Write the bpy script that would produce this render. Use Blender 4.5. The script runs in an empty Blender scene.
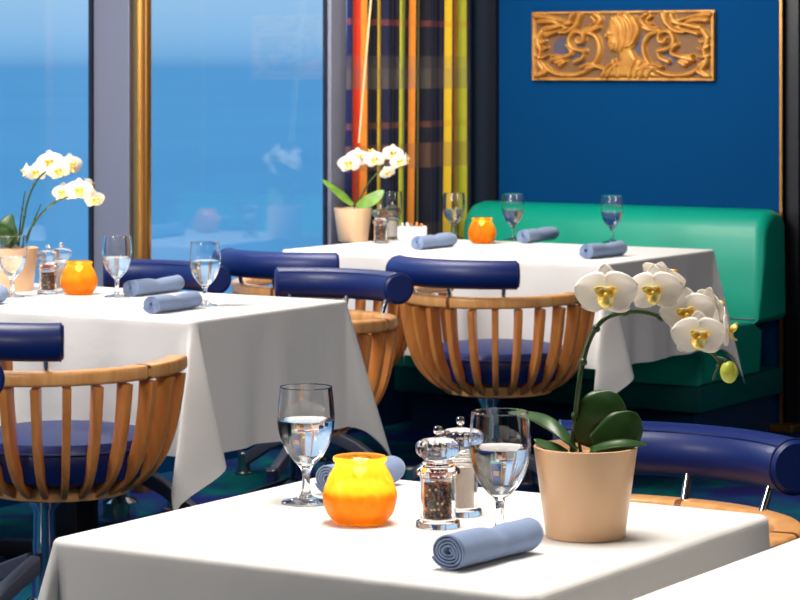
import bpy, bmesh, math, random
import numpy as np
from mathutils import Vector, Matrix
random.seed(7)
PI = math.pi
S = bpy.context.scene
COL = S.collection
# ------------------------------------------------------------------ camera
F = 2680.0; HC = 1.40; ANG = math.radians(32); YH = 68.0
cam_d = bpy.data.cameras.new('camera'); cam = bpy.data.objects.new('camera', cam_d); COL.objects.link(cam)
cam.location = (0, 0, HC); cam.rotation_euler = (PI/2, 0, ANG)
cam_d.sensor_width = 36; cam_d.lens = 36*F/800; cam_d.shift_y = -(300-YH)/800
cam_d.clip_start = .05; cam_d.clip_end = 60000
cam_d.dof.use_dof = True; cam_d.dof.focus_distance = 4.3; cam_d.dof.aperture_fstop = 22
S.camera = cam
# ------------------------------------------------------------------ exposure, world, lights
S.view_settings.view_transform = 'Standard'; S.view_settings.look = 'None'
S.view_settings.exposure = 0.0; S.view_settings.gamma = 1.0; S.view_settings.use_curve_mapping = False
S.cycles.max_bounces = 14; S.cycles.transmission_bounces = 12; S.cycles.glossy_bounces = 5; S.cycles.diffuse_bounces = 4
S.cycles.transparent_max_bounces = 12; S.cycles.sample_clamp_indirect = 6; S.cycles.blur_glossy = 1.0
S.cycles.use_denoising = True
W = bpy.data.worlds.new('dusk_sky'); S.world = W; W.use_nodes = True
nt = W.node_tree; nt.nodes.clear()
wo = nt.nodes.new('ShaderNodeOutputWorld'); bg = nt.nodes.new('ShaderNodeBackground')
tc = nt.nodes.new('ShaderNodeTexCoord'); sx = nt.nodes.new('ShaderNodeSeparateXYZ'); mr = nt.nodes.new('ShaderNodeMapRange'); cr = nt.nodes.new('ShaderNodeValToRGB')
mr.inputs[1].default_value = 0.0; mr.inputs[2].default_value = .04
cr.color_ramp.elements[0].color = (.115, .33, .62, 1); cr.color_ramp.elements[1].color = (.42, .62, .84, 1); e_ = cr.color_ramp.elements.new(.12); e_.color = (.20, .43, .71, 1); e_ = cr.color_ramp.elements.new(.3); e_.color = (.27, .50, .76, 1)
L = nt.links
L.new(tc.outputs['Generated'], sx.inputs[0]); L.new(sx.outputs[2], mr.inputs[0]); L.new(mr.outputs[0], cr.inputs[0])
L.new(cr.outputs[0], bg.inputs[0]); L.new(bg.outputs[0], wo.inputs[0]); bg.inputs[1].default_value = 1.15

def area(name, loc, target, power, size, color, sizey=None, spread=180):
    d = bpy.data.lights.new(name, 'AREA'); d.energy = power; d.color = color; d.size = size
    if sizey: d.shape = 'RECTANGLE'; d.size_y = sizey
    d.spread = math.radians(spread)
    o = bpy.data.objects.new(name, d); COL.objects.link(o); o.location = loc
    o.rotation_euler = (Vector(target)-Vector(loc)).to_track_quat('-Z', 'Y').to_euler(); return o
def spot(name, loc, target, power, angle, color, blend=.6, r=.05):
    d = bpy.data.lights.new(name, 'SPOT'); d.energy = power; d.color = color; d.spot_size = math.radians(angle); d.spot_blend = blend; d.shadow_soft_size = r
    o = bpy.data.objects.new(name, d); COL.objects.link(o); o.location = loc
    o.rotation_euler = (Vector(target)-Vector(loc)).to_track_quat('-Z', 'Y').to_euler(); return o
WARM = (1, .93, .84)
area('ceiling_light_front', (-2.0, 3.3, 2.35), (-1.95, 3.4, .75), 52, .9, WARM)
area('ceiling_light_mid', (-4.9, 5.2, 2.35), (-4.75, 5.9, .75), 72, .9, WARM)
area('ceiling_light_far', (-5.0, 7.5, 2.35), (-4.8, 8.4, .75), 68, .9, WARM)
area('room_light_key', (-4.3, 1.0, 2.25), (-3.7, 6.0, .7), 85, 1.3, (1, .93, .86))
area('fill_light_side', (.9, 6.5, 2.2), (-4.2, 6.8, .6), 50, 1.2, (1, .88, .80))  # added warm fill from the right, lifts the dark cloth sides
spot('wall_spot', (-4.7, 8.6, 2.35), (-4.75, 9.55, 1.2), 26, 95, (1, .96, .92), .8)

# ------------------------------------------------------------------ helpers
def at(px, py, h=.7525):
    """point on the horizontal plane z=h seen at this place of an 800x600 frame"""
    Z = F*(HC-h)/(py-YH); return dep(px, py, Z)
def dep(px, py, Z):
    X = (px-400)/F*Z
    return Vector((X*math.cos(ANG)-Z*math.sin(ANG), X*math.sin(ANG)+Z*math.cos(ANG), HC-(py-YH)*Z/F))
VR = Vector((math.cos(ANG), math.sin(ANG), 0)); VF = Vector((-math.sin(ANG), math.cos(ANG), 0)); UP = Vector((0, 0, 1))

def link_mesh(name, bm, mat, parent=None, smooth=True, angle=40):
    me = bpy.data.meshes.new(name)
    bmesh.ops.recalc_face_normals(bm, faces=bm.faces)
    bm.to_mesh(me); bm.free()
    for m in (mat if isinstance(mat, (list, tuple)) else [mat]): me.materials.append(m)
    if smooth:
        for p in me.polygons: p.use_smooth = True
        try: me.set_sharp_from_angle(angle=math.radians(angle))
        except Exception: pass
    o = bpy.data.objects.new(name, me); COL.objects.link(o)
    if parent: o.parent = parent
    return o
def tag(o, label=None, cat=None, group=None, kind=None):
    if label: o['label'] = label
    if cat: o['category'] = cat
    if group: o['group'] = group
    if kind: o['kind'] = kind
    return o
def empty(name, loc=(0, 0, 0), rz=0):
    o = bpy.data.objects.new(name, None); COL.objects.link(o); o.location = loc; o.rotation_euler = (0, 0, rz); o.empty_display_size = .05; return o
def kids(o): return [c for c in bpy.data.objects if c.parent == o]
def copy_tree(o, parent=None):
    c = o.copy(); COL.objects.link(c); c.parent = parent
    for ch in kids(o): copy_tree(ch, c)
    return c

def box(bm, lo, hi, bev=0, seg=2, mi=0):
    x0, y0, z0 = lo; x1, y1, z1 = hi
    vs = [bm.verts.new(p) for p in ((x0,y0,z0),(x1,y0,z0),(x1,y1,z0),(x0,y1,z0),(x0,y0,z1),(x1,y0,z1),(x1,y1,z1),(x0,y1,z1))]
    fs = [bm.faces.new([vs[i] for i in q]) for q in ((0,3,2,1),(4,5,6,7),(0,1,5,4),(1,2,6,5),(2,3,7,6),(3,0,4,7))]
    for f in fs: f.material_index = mi
    if bev:
        es = list({e for f in fs for e in f.edges})
        bmesh.ops.bevel(bm, geom=es, offset=bev, segments=seg, affect='EDGES', profile=.5)
def lathe(bm, prof, n=32, c=(0, 0, 0), flute=None, closed=False):
    """prof: list of (r, z); flute(r, z, a) -> r"""
    rings = []
    for (r, z) in prof:
        if r < 1e-6: rings.append([bm.verts.new((c[0], c[1], c[2]+z))]); continue
        ring = []
        for k in range(n):
            a = 2*PI*k/n; rr = flute(r, z, a) if flute else r
            ring.append(bm.verts.new((c[0]+rr*math.cos(a), c[1]+rr*math.sin(a), c[2]+z)))
        rings.append(ring)
    pairs = list(zip(rings[:-1], rings[1:]))
    if closed: pairs.append((rings[-1], rings[0]))
    for A, B in pairs:
        for k in range(n):
            k2 = (k+1) % n
            if len(A) == 1 and len(B) == 1: continue
            if len(A) == 1: bm.faces.new((A[0], B[k2], B[k]))
            elif len(B) == 1: bm.faces.new((A[k], A[k2], B[0]))
            else: bm.faces.new((A[k], A[k2], B[k2], B[k]))
def spline(pts, n=6):
    P = [Vector(p) for p in pts]; P = [P[0]*2-P[1]] + P + [P[-1]*2-P[-2]]
    out = []
    for i in range(1, len(P)-2):
        for k in range(n):
            t = k/n
            out.append(.5*((2*P[i])+(-P[i-1]+P[i+1])*t+(2*P[i-1]-5*P[i]+4*P[i+1]-P[i+2])*t*t+(-P[i-1]+3*P[i]-3*P[i+1]+P[i+2])*t**3))
    out.append(P[-2]); return out
def tube(bm, pts, rad, n=10, cap=True):
    pts = [Vector(p) for p in pts]; m = len(pts)
    if not isinstance(rad, (list, tuple)): rad = [rad]*m
    t = (pts[1]-pts[0]).normalized(); nrm = t.orthogonal().normalized(); rings = []
    for i, p in enumerate(pts):
        t = (pts[min(i+1, m-1)]-pts[max(i-1, 0)]).normalized()
        nrm = (nrm - t*nrm.dot(t)).normalized(); b = t.cross(nrm)
        rings.append([bm.verts.new(p+(nrm*math.cos(2*PI*k/n)+b*math.sin(2*PI*k/n))*rad[i]) for k in range(n)])
    for A, B in zip(rings[:-1], rings[1:]):
        for k in range(n): bm.faces.new((A[k], A[(k+1)%n], B[(k+1)%n], B[k]))
    if cap: bm.faces.new(rings[0][::-1]); bm.faces.new(rings[-1])
def sweep(bm, pts, frames, prof, closed_prof=True, cap=True):
    """prof list of (a,b); frames list of (va, vb)"""
    rings = []
    for p, (va, vb) in zip(pts, frames):
        rings.append([bm.verts.new(Vector(p)+va*a+vb*b) for a, b in prof])
    n = len(prof)
    for A, B in zip(rings[:-1], rings[1:]):
        for k in range(n): bm.faces.new((A[k], A[(k+1)%n], B[(k+1)%n], B[k]))
    if cap: bm.faces.new(rings[0][::-1]); bm.faces.new(rings[-1])
def rrect(w, h, r, n=3):
    out = []
    for cx, cy, a0 in ((w/2-r, h/2-r, 0), (-w/2+r, h/2-r, PI/2), (-w/2+r, -h/2+r, PI), (w/2-r, -h/2+r, 1.5*PI)):
        for k in range(n+1):
            a = a0+PI/2*k/n; out.append((cx+r*math.cos(a), cy+r*math.sin(a)))
    return out

# ------------------------------------------------------------------ materials
def mat(name, color=(.8,.8,.8), rough=.5, metal=0, spec=.5, trans=0, ior=1.45, sheen=0, coat=0, emit=None, es=0, sss=0):
    m = bpy.data.materials.new(name); m.use_nodes = True; b = m.node_tree.nodes['Principled BSDF']
    b.inputs['Base Color'].default_value = (*color, 1); b.inputs['Roughness'].default_value = rough; b.inputs['Metallic'].default_value = metal
    b.inputs['Specular IOR Level'].default_value = spec; b.inputs['Transmission Weight'].default_value = trans; b.inputs['IOR'].default_value = ior
    b.inputs['Sheen Weight'].default_value = sheen; b.inputs['Coat Weight'].default_value = coat
    if emit: b.inputs['Emission Color'].default_value = (*emit, 1); b.inputs['Emission Strength'].default_value = es
    if sss:
        b.inputs['Subsurface Weight'].default_value = sss; b.inputs['Subsurface Radius'].default_value = (.01, .008, .005); b.inputs['Subsurface Scale'].default_value = 1
    return m
def N(m, t): return m.node_tree.nodes.new(t)
def LK(m, a, b): m.node_tree.links.new(a, b)
def BS(m): return m.node_tree.nodes['Principled BSDF']
def coords(m, scale=(1, 1, 1), kind='Object', rot=(0, 0, 0)):
    t = N(m, 'ShaderNodeTexCoord'); mp = N(m, 'ShaderNodeMapping'); mp.inputs['Scale'].default_value = scale; mp.inputs['Rotation'].default_value = rot
    LK(m, t.outputs[kind], mp.inputs[0]); return mp.outputs[0]
def ramp(m, fac, stops, interp='LINEAR'):
    r = N(m, 'ShaderNodeValToRGB'); r.color_ramp.interpolation = interp; e = r.color_ramp.elements
    while len(e) > 1: e.remove(e[-1])
    e[0].position = stops[0][0]; e[0].color = (*stops[0][1], 1)
    for p, c in stops[1:]: x = e.new(p); x.color = (*c, 1)
    LK(m, fac, r.inputs[0]); return r.outputs[0]
def noise(m, vec, scale, detail=3, dist=0):
    n = N(m, 'ShaderNodeTexNoise'); n.inputs['Scale'].default_value = scale; n.inputs['Detail'].default_value = detail; n.inputs['Distortion'].default_value = dist
    LK(m, vec, n.inputs['Vector']); return n.outputs[0]
def bump(m, h, strength=.2, dist=.002):
    b = N(m, 'ShaderNodeBump'); b.inputs['Strength'].default_value = strength; b.inputs['Distance'].default_value = dist
    LK(m, h, b.inputs['Height']); LK(m, b.outputs[0], BS(m).inputs['Normal'])

M_cloth = mat('white_table_linen', (.80, .79, .78), .85, spec=.2, sheen=.1)
v = coords(M_cloth); w1 = N(M_cloth, 'ShaderNodeTexWave'); w1.inputs['Scale'].default_value = 260; w1.inputs['Distortion'].default_value = 2
LK(M_cloth, v, w1.inputs['Vector']); n1 = noise(M_cloth, v, 14, 4)
mx = N(M_cloth, 'ShaderNodeMath'); mx.operation = 'MULTIPLY_ADD'; LK(M_cloth, w1.outputs[1], mx.inputs[0]); mx.inputs[1].default_value = .06; LK(M_cloth, n1, mx.inputs[2])
bump(M_cloth, mx.outputs[0], .35, .010)
M_napkin = mat('pale_blue_napkin_linen', (.215, .29, .47), .9, spec=.15, sheen=.2)
bump(M_napkin, noise(M_napkin, coords(M_napkin), 60, 4), .35, .003)
def leather(name, c, rough=.33):
    m = mat(name, c, rough, spec=.4, coat=.04); v = coords(m)
    n = noise(m, v, 220, 2); bump(m, n, .06, .001); return m
M_navy = leather('navy_leather', (.002, .014, .115), .44)
M_navy_pipe = leather('navy_piping', (.004, .016, .10), .4)
M_teal = leather('teal_leather', (.0, .29, .20), .42)
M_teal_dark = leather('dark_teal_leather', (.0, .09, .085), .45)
def wood(name, a, b, c, rough=.35):
    m = mat(name, b, rough, spec=.5, coat=.15); v = coords(m, (9, 9, 1.6))
    n = noise(m, v, 5, 3, .6); col = ramp(m, n, [(.30, a), (.5, b), (.72, c)]); LK(m, col, BS(m).inputs['Base Color']); return m
M_wood = wood('honey_wood', (.64, .29, .09), (.72, .35, .12), (.79, .41, .16))
M_wood_slat = wood('cherry_wood', (.52, .18, .04), (.62, .235, .06), (.71, .30, .085))
M_wood_dark = wood('dark_inlay_wood', (.14, .04, .015), (.20, .06, .02), (.24, .08, .03))
M_chrome = mat('chrome', (.75, .75, .78), .12, 1)
M_steel = mat('brushed_steel', (.45, .43, .42), .28, 1)
M_dark = mat('dark_bronze_metal', (.035, .03, .035), .35, .8)
M_blade = mat('grey_painted_metal', (.10, .11, .16), .4, .3)
M_brass = mat('brass', (.55, .32, .10), .32, .9)
v = coords(M_brass, (40, 40, .4)); LK(M_brass, ramp(M_brass, noise(M_brass, v, 2, 2), [(.3, (.46, .21, .05)), (.7, (.56, .29, .09))]), BS(M_brass).inputs['Base Color'])
M_glass = mat('clear_glass', (1, 1, 1), 0, trans=1, ior=1.46)
M_acrylic = mat('clear_acrylic', (1, .985, .98), .02, trans=1, ior=1.40)
M_water = mat('water', (.98, .99, 1), 0, trans=1, ior=1.33)
M_pot = mat('cream_ceramic', (.76, .49, .29), .3, spec=.5)
M_bark = mat('bark_mulch', (.30, .16, .07), .9)
LK(M_bark, ramp(M_bark, noise(M_bark, coords(M_bark), 90, 3), [(.35, (.10, .05, .02)), (.6, (.45, .27, .12))]), BS(M_bark).inputs['Base Color'])
def leafm(name, a, b):
    m = mat(name, a, .32, spec=.5); v = coords(m)
    LK(m, ramp(m, noise(m, v, 25, 3), [(.35, a), (.7, b)]), BS(m).inputs['Base Color'])
    w = N(m, 'ShaderNodeTexNoise'); w.inputs['Scale'].default_value = 130; LK(m, v, w.inputs['Vector']); bump(m, w.outputs[0], .12, .001); return m
M_leaf = leafm('dark_green_leaf', (.016, .052, .012), (.030, .080, .018))
M_leaf2 = leafm('light_green_leaf', (.10, .22, .02), (.20, .34, .05))
M_stem = leafm('green_stem', (.018, .045, .010), (.035, .07, .018))
M_bud = leafm('lime_bud', (.42, .48, .03), (.55, .60, .08))
M_petal = bpy.data.materials.new('white_petal'); M_petal.use_nodes = True
t_ = M_petal.node_tree; b_ = t_.nodes['Principled BSDF']; b_.inputs['Base Color'].default_value = (.90, .87, .82, 1); b_.inputs['Roughness'].default_value = .6; b_.inputs['Specular IOR Level'].default_value = .2
tr = t_.nodes.new('ShaderNodeBsdfTranslucent'); tr.inputs[0].default_value = (.95, .90, .84, 1); ms = t_.nodes.new('ShaderNodeMixShader'); ms.inputs[0].default_value = .35
t_.links.new(b_.outputs[0], ms.inputs[1]); t_.links.new(tr.outputs[0], ms.inputs[2]); t_.links.new(ms.outputs[0], t_.nodes['Material Output'].inputs[0])
M_lip = mat('yellow_orchid_lip', (.85, .55, .05), .5)
LK(M_lip, ramp(M_lip, noise(M_lip, coords(M_lip), 160, 2), [(.34, (.80, .28, .03)), (.46, (.92, .70, .06)), (.60, (.95, .88, .45))]), BS(M_lip).inputs['Base Color'])
M_wax = mat('candle_wax', (.95, .84, .55), .5)
t_ = M_wax.node_tree; tr = t_.nodes.new('ShaderNodeBsdfTranslucent'); tr.inputs[0].default_value = (1, .86, .55, 1); ms = t_.nodes.new('ShaderNodeMixShader'); ms.inputs[0].default_value = .6
t_.links.new(BS(M_wax).outputs[0], ms.inputs[1]); t_.links.new(tr.outputs[0], ms.inputs[2]); t_.links.new(ms.outputs[0], t_.nodes['Material Output'].inputs[0])
M_flame = mat('candle_flame', (1, .8, .4), .5, emit=(1, .70, .25), es=40)
M_amber = bpy.data.materials.new('amber_glass'); M_amber.use_nodes = True
t_ = M_amber.node_tree; b_ = t_.nodes['Principled BSDF']; b_.inputs['Base Color'].default_value = (1, .58, .14, 1); b_.inputs['Roughness'].default_value = .12
b_.inputs['Transmission Weight'].default_value = 1; b_.inputs['IOR'].default_value = 1.25
tr = t_.nodes.new('ShaderNodeBsdfTranslucent'); tr.inputs[0].default_value = (1, .62, .12, 1); ms = t_.nodes.new('ShaderNodeMixShader'); ms.inputs[0].default_value = .45
t_.links.new(b_.outputs[0], ms.inputs[1]); t_.links.new(tr.outputs[0], ms.inputs[2]); t_.links.new(ms.outputs[0], t_.nodes['Material Output'].inputs[0])
M_pep = [mat('black_peppercorn', (.03, .018, .012), .6), mat('brown_peppercorn', (.22, .10, .04), .6), mat('red_peppercorn', (.42, .03, .02), .5), mat('white_peppercorn', (.72, .55, .30), .6), mat('green_peppercorn', (.16, .15, .05), .6)]
M_salt = mat('salt_crystals', (.85, .80, .74), .8)
bump(M_salt, noise(M_salt, coords(M_salt), 400, 2), .8, .002)
M_porc = mat('white_porcelain', (.75, .77, .80), .2)
M_packet = [mat('orange_paper', (.75, .30, .08), .7), mat('white_paper', (.8, .78, .75), .7), mat('brown_paper', (.4, .2, .08), .7)]
M_mull = mat('grey_violet_window_frame', (.20, .21, .28), .5, .2)
M_gasket = mat('black_gasket', (.008, .010, .03), .5)
M_pane = bpy.data.materials.new('window_pane'); M_pane.use_nodes = True
t_ = M_pane.node_tree; t_.nodes.remove(t_.nodes['Principled BSDF'])
tp = t_.nodes.new('ShaderNodeBsdfTransparent'); tp.inputs[0].default_value = (.92, .97, 1, 1); gl = t_.nodes.new('ShaderNodeBsdfGlossy'); gl.inputs['Roughness'].default_value = .02
fr = t_.nodes.new('ShaderNodeFresnel'); ge = t_.nodes.new('ShaderNodeNewGeometry'); im = t_.nodes.new('ShaderNodeMapRange'); im.inputs[3].default_value = 1.45; im.inputs[4].default_value = 1/1.45; t_.links.new(ge.outputs['Backfacing'], im.inputs[0]); t_.links.new(im.outputs[0], fr.inputs[0]); ms = t_.nodes.new('ShaderNodeMixShader')
t_.links.new(fr.outputs[0], ms.inputs[0]); t_.links.new(tp.outputs[0], ms.inputs[1]); t_.links.new(gl.outputs[0], ms.inputs[2]); t_.links.new(ms.outputs[0], t_.nodes['Material Output'].inputs[0])
M_bluewall = mat('deep_blue_wall_cloth', (.0, .044, .155), .9, spec=.1)
v = coords(M_bluewall); bump(M_bluewall, noise(M_bluewall, v, 300, 2), .15, .001)
M_navywall = mat('navy_wall_panel', (.006, .03, .09), .5)
M_black = mat('black_lacquer', (.006, .006, .010), .35)
M_ceil = mat('ceiling_white', (.55, .52, .48), .9)
M_greywall = mat('warm_room_wall', (.22, .15, .10), .8)
M_carpet = mat('blue_carpet', (.02, .1, .2), .95, spec=.1)
v = coords(M_carpet); LK(M_carpet, ramp(M_carpet, noise(M_carpet, v, 2.6, 4, .8), [(.30, (.012, .008, .09)), (.42, (.010, .022, .13)), (.52, (.005, .06, .13)), (.60, (.0, .12, .11)), (.70, (.012, .05, .16))]), BS(M_carpet).inputs['Base Color'])
bump(M_carpet, noise(M_carpet, v, 220, 2), .6, .006)
M_sea = bpy.data.materials.new('sea_water'); M_sea.use_nodes = True
b_ = BS(M_sea); b_.inputs['Roughness'].default_value = .55; b_.inputs['Specular IOR Level'].default_value = .25
v = coords(M_sea, (.004, .0008, .004)); LK(M_sea, ramp(M_sea, noise(M_sea, v, 1.5, 4), [(.3, (.085, .42, .68)), (.7, (.11, .48, .74))]), b_.inputs['Base Color'])

# ------------------------------------------------------------------ the setting
UW = -5.60      # window wall plane
VB = 9.55       # blue wall plane
def struct(name, boxes, m, bev=0, parent=None):
    bm = bmesh.new()
    for b in boxes: box(bm, *b, bev=bev)
    o = link_mesh(name, bm, m, parent, smooth=False)
    if not parent: o['kind'] = 'structure'
    return o
struct('floor', [((-5.9, -2.5, -.1), (3.0, 13.0, 0))], M_carpet)
struct('ceiling', [((-5.9, -2.5, 2.5), (3.0, 13.0, 2.6))], M_ceil)
struct('wall_right', [((3.0, -2.5, 0), (3.1, 13.0, 2.5))], M_greywall)
struct('wall_near', [((-5.9, -2.6, 0), (3.0, -2.5, 2.5))], M_greywall)
struct('wall_far', [((-4.15, 13.0, 0), (3.0, 13.1, 2.5))], M_black)
struct('wall_back', [((-5.75, VB, 0), (-4.225, VB+.12, 2.5))], M_bluewall)
struct('wall_partition', [((-4.225, VB+.02, 0), (-4.17, 13.0, 2.5))], M_black)
SILL = .52
struct('wall_left', [((UW-.15, -2.5, 0), (UW, VB, SILL)), ((UW-.15, -2.5, 2.35), (UW, VB, 2.5)), ((UW-.15, -2.5, SILL), (UW, 4.0, 2.35)),
                     ((UW-.15, 9.5, SILL), (UW, VB, 2.35))], M_bluewall)
def window(name, v0, v1):
    e = empty(name, (UW-.010, (v0+v1)/2, SILL)); e['kind'] = 'structure'
    h = 2.35-SILL; w = (v1-v0)/2
    bm = bmesh.new(); box(bm, (-.004, -w+.01, .01), (.004, w-.01, h-.01)); link_mesh('pane', bm, M_pane, e, False)
    bm = bmesh.new()
    box(bm, (-.007, -w, 0), (.007, -w+.012, h)); box(bm, (-.007, w-.012, 0), (.007, w, h))
    box(bm, (-.007, -w+.012, 0), (.007, w-.012, .022)); box(bm, (-.007, -w+.012, h-.022), (.007, w-.012, h))
    link_mesh('gasket', bm, M_gasket, e, False); return e
window('window_1', 4.0, 7.04); window('window_2', 7.12, 8.45); window('window_3', 8.56, 9.5)
struct('trim_1', [((UW-.016, 7.04, SILL), (UW+.145, 7.12, 2.35))], M_mull, .004)
struct('trim_2', [((UW-.016, 8.45, SILL), (UW+.012, 8.56, 2.35))], M_mull, .004)
bm = bmesh.new(); tube(bm, [(-5.422, 7.067, 0), (-5.422, 7.067, 2.5)], .031, 32); link_mesh('trim_3', bm, M_brass)['kind'] = 'structure'
struct('trim_4', [((-4.235, VB-.012, .03), (-4.225, VB+.02, 2.5))], M_brass)
struct('trim_5', [((-4.26, VB-.05, 0), (-4.165, VB+.03, .03))], M_brass, .004)
struct('shade_strip', [((-5.60, VB-.03, 0), (-5.487, VB, 2.5))], M_black)  # black strip standing in for the shade at the wall's left end

struct('baseboard_partition', [((-4.17, VB+.05, 0), (-4.155, 13.0, .03))], M_dark)
bm = bmesh.new(); bmesh.ops.create_grid(bm, x_segments=2, y_segments=2, size=30000, matrix=Matrix.Translation((-20000, 15000, -26)))
o = link_mesh('sea', bm, M_sea, None, False); tag(o, None, None, None, 'structure')

# ------------------------------------------------------------------ banquette
def make_banquette():
    e = empty('banquette', (-4.9, 9.3, 0))
    tag(e, 'long teal leather banquette bench with rounded backrest against the blue wall', 'bench')
    x0, x1 = -.63, .700
    def slab(name, prof, m, xa, xb, rnd, seg=5):
        bm = bmesh.new()
        n = len(prof); xs = [xa]+[xa+rnd*(1-math.cos(PI/2*k/seg)) for k in range(1, seg+1)]+[xb-rnd*(1-math.cos(PI/2*k/seg)) for k in range(seg, -1, -1)]
        cx = sum(p[0] for p in prof)/n; cz = sum(p[1] for p in prof)/n
        rings = []
        for x in xs:
            d = min(x-xa, xb-x); ins = 0 if d >= rnd else rnd-math.sqrt(max(0, rnd*rnd-(rnd-d)**2))
            ring = []
            for (py, pz) in prof:
                v = Vector((py-cx, pz-cz)); l = v.length; v *= max(.05, (l-ins)/l)
                ring.append(bm.verts.new((x, cx+v.x, cz+v.y)))
            rings.append(ring)
        for A, B in zip(rings[:-1], rings[1:]):
            for k in range(n): bm.faces.new((A[k], A[(k+1)%n], B[(k+1)%n], B[k]))
        bm.faces.new(rings[0][::-1]); bm.faces.new(rings[-1])
        return link_mesh(name, bm, m, e, True, 50)
    back = [(.235, .43), (.235, .815), (.21, .845), (.15, .860), (.08, .85), (.04, .82), (.02, .79), (.0, .66), (-.02, .52), (-.03, .43)]
    slab('backrest', back, M_teal, x0, x1, .045)
    seat = [(.0, .25), (.02, .41), (-.06, .445), (-.25, .46), (-.45, .455), (-.51, .43), (-.530, .38), (-.525, .25)]
    slab('seat', seat, M_teal, x0, x1, .03)
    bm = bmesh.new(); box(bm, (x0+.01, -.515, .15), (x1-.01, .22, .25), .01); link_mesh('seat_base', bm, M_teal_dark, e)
    bm = bmesh.new(); box(bm, (x0+.06, -.46, 0), (x1-.06, .22, .15)); link_mesh('plinth', bm, M_navywall, e, False)
    # welt between seat and back
    bm = bmesh.new(); tube(bm, [(x0+.02, -.024, .452), (x1-.02, -.024, .452)], .006, 8); link_mesh('piping', bm, M_teal_dark, e)
make_banquette()

# ------------------------------------------------------------------ curtain
VC0, VC1 = 8.53, 9.44
def make_curtain():
    pxs = lambda x: None
    # stripe colours read off left to right: (pixel, colour)
    DK = (.010, .010, .022); NV = (.012, .014, .045); YE = (.72, .46, .02); OR = (.62, .20, .02); RD = (.60, .035, .015); OL = (.42, .42, .03); BR = (.09, .045, .02); BL = (.006, .01, .07); GN = (.10, .12, .02)
    st = [(343, BL), (351, DK), (355, RD), (360, OR), (362.5, BR), (366, DK), (377, YE), (380.5, NV), (393, OR), (394.5, DK), (398.5, OL), (404, DK), (411, OR), (413, DK), (419, OL), (421, OR), (422.5, DK), (429, NV), (445.5, YE), (448.5, BR), (451, OR), (454, YE), (456, OR), (459, OL), (462.5, GN), (465, BR), (468, RD)]
    def s_of(px):
        u = -5.572; k = (px-400)/F
        Z = -u/(math.sin(ANG)-k*math.cos(ANG)); vv = Z*(k*math.sin(ANG)+math.cos(ANG)); return (vv-VC0)/(VC1-VC0)
    m = mat('plaid_curtain', (.1, .1, .1), .75, spec=.25, sheen=.1)
    uv = N(m, 'ShaderNodeUVMap'); sp = N(m, 'ShaderNodeSeparateXYZ'); LK(m, uv.outputs[0], sp.inputs[0])
    c1 = ramp(m, sp.outputs[0], [(max(0, min(1, s_of(p))), c) for p, c in st], 'CONSTANT')
    K = (0, 0, 0); G = (.22, .22, .22); H = (.38, .38, .38)
    c2 = ramp(m, sp.outputs[1], [(0, K), (.10, G), (.16, K), (.30, H), (.36, K), (.40, G), (.415, K), (.50, H), (.55, G), (.58, K), (.655, G), (.67, K), (.72, K), (.80, H), (.85, K), (.93, G)], 'CONSTANT')
    c3 = ramp(m, sp.outputs[1], [(0, (.20, .08, .05)), (.3, (.22, .10, .05)), (.4, (.4, .12, .04)), (.45, (.16, .13, .10)), (.65, (.5, .10, .05)), (.75, (.20, .12, .10)), (.83, (.25, .04, .08))], 'CONSTANT')
    mx = N(m, 'ShaderNodeMix'); mx.data_type = 'RGBA'; LK(m, c2, mx.inputs[0]); LK(m, c1, mx.inputs[6]); LK(m, c3, mx.inputs[7])
    LK(m, mx.outputs[2], BS(m).inputs['Base Color'])
    bump(m, noise(m, coords(m), 400, 2), .1, .001)
    e = empty('plaid_curtain', (-5.572, (VC0+VC1)/2, .03)); tag(e, 'plaid curtain in yellow, red and black hanging beside the window, behind the far orchid', 'curtain')
    bm = bmesh.new(); uvl = bm.loops.layers.uv.new('UVMap')
    nu, nz = 260, 30; z0, z1 = .50, 2.36; g = []
    for i in range(nu+1):
        s = i/nu; row = []
        for j in range(nz+1):
            t = j/nz; z = z0+(z1-z0)*t
            pinch = .03*(1-t)*(1-s)
            a = .012+.004*math.sin(3*s*PI+1)
            x = a*math.sin(2*PI*(s*7.5+.18*math.sin(4*PI*s)+.04*math.sin(3*t)))+.006*math.sin(2*PI*s*17+t)
            y = (s-.5)*(VC1-VC0) - pinch + .02*(1-t)*math.sin(7*s)
            row.append((bm.verts.new((x+.005, y, z)), s, t))
        g.append(row)
    for i in range(nu):
        for j in range(nz):
            q = (g[i][j], g[i+1][j], g[i+1][j+1], g[i][j+1]); f = bm.faces.new([a[0] for a in q])
            for lp, a in zip(f.loops, q): lp[uvl].uv = (a[1], a[2]*(z1/2.0))
    link_mesh('fabric', bm, m, e, True, 180)
    bm = bmesh.new(); a = dep(376, -60, 10.15); b = dep(359, 143, 10.05); o = e.location
    tube(bm, [a-o, b-o], .0045, 8); link_mesh('wand', bm, mat('cream_wand', (.55, .38, .18), .5), e)
    bm = bmesh.new(); tube(bm, [(.0, -(VC1-VC0)/2, 2.385), (0, (VC1-VC0)/2, 2.385)], .018, 12); link_mesh('curtain_track', bm, M_dark, e)
make_curtain()

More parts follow.
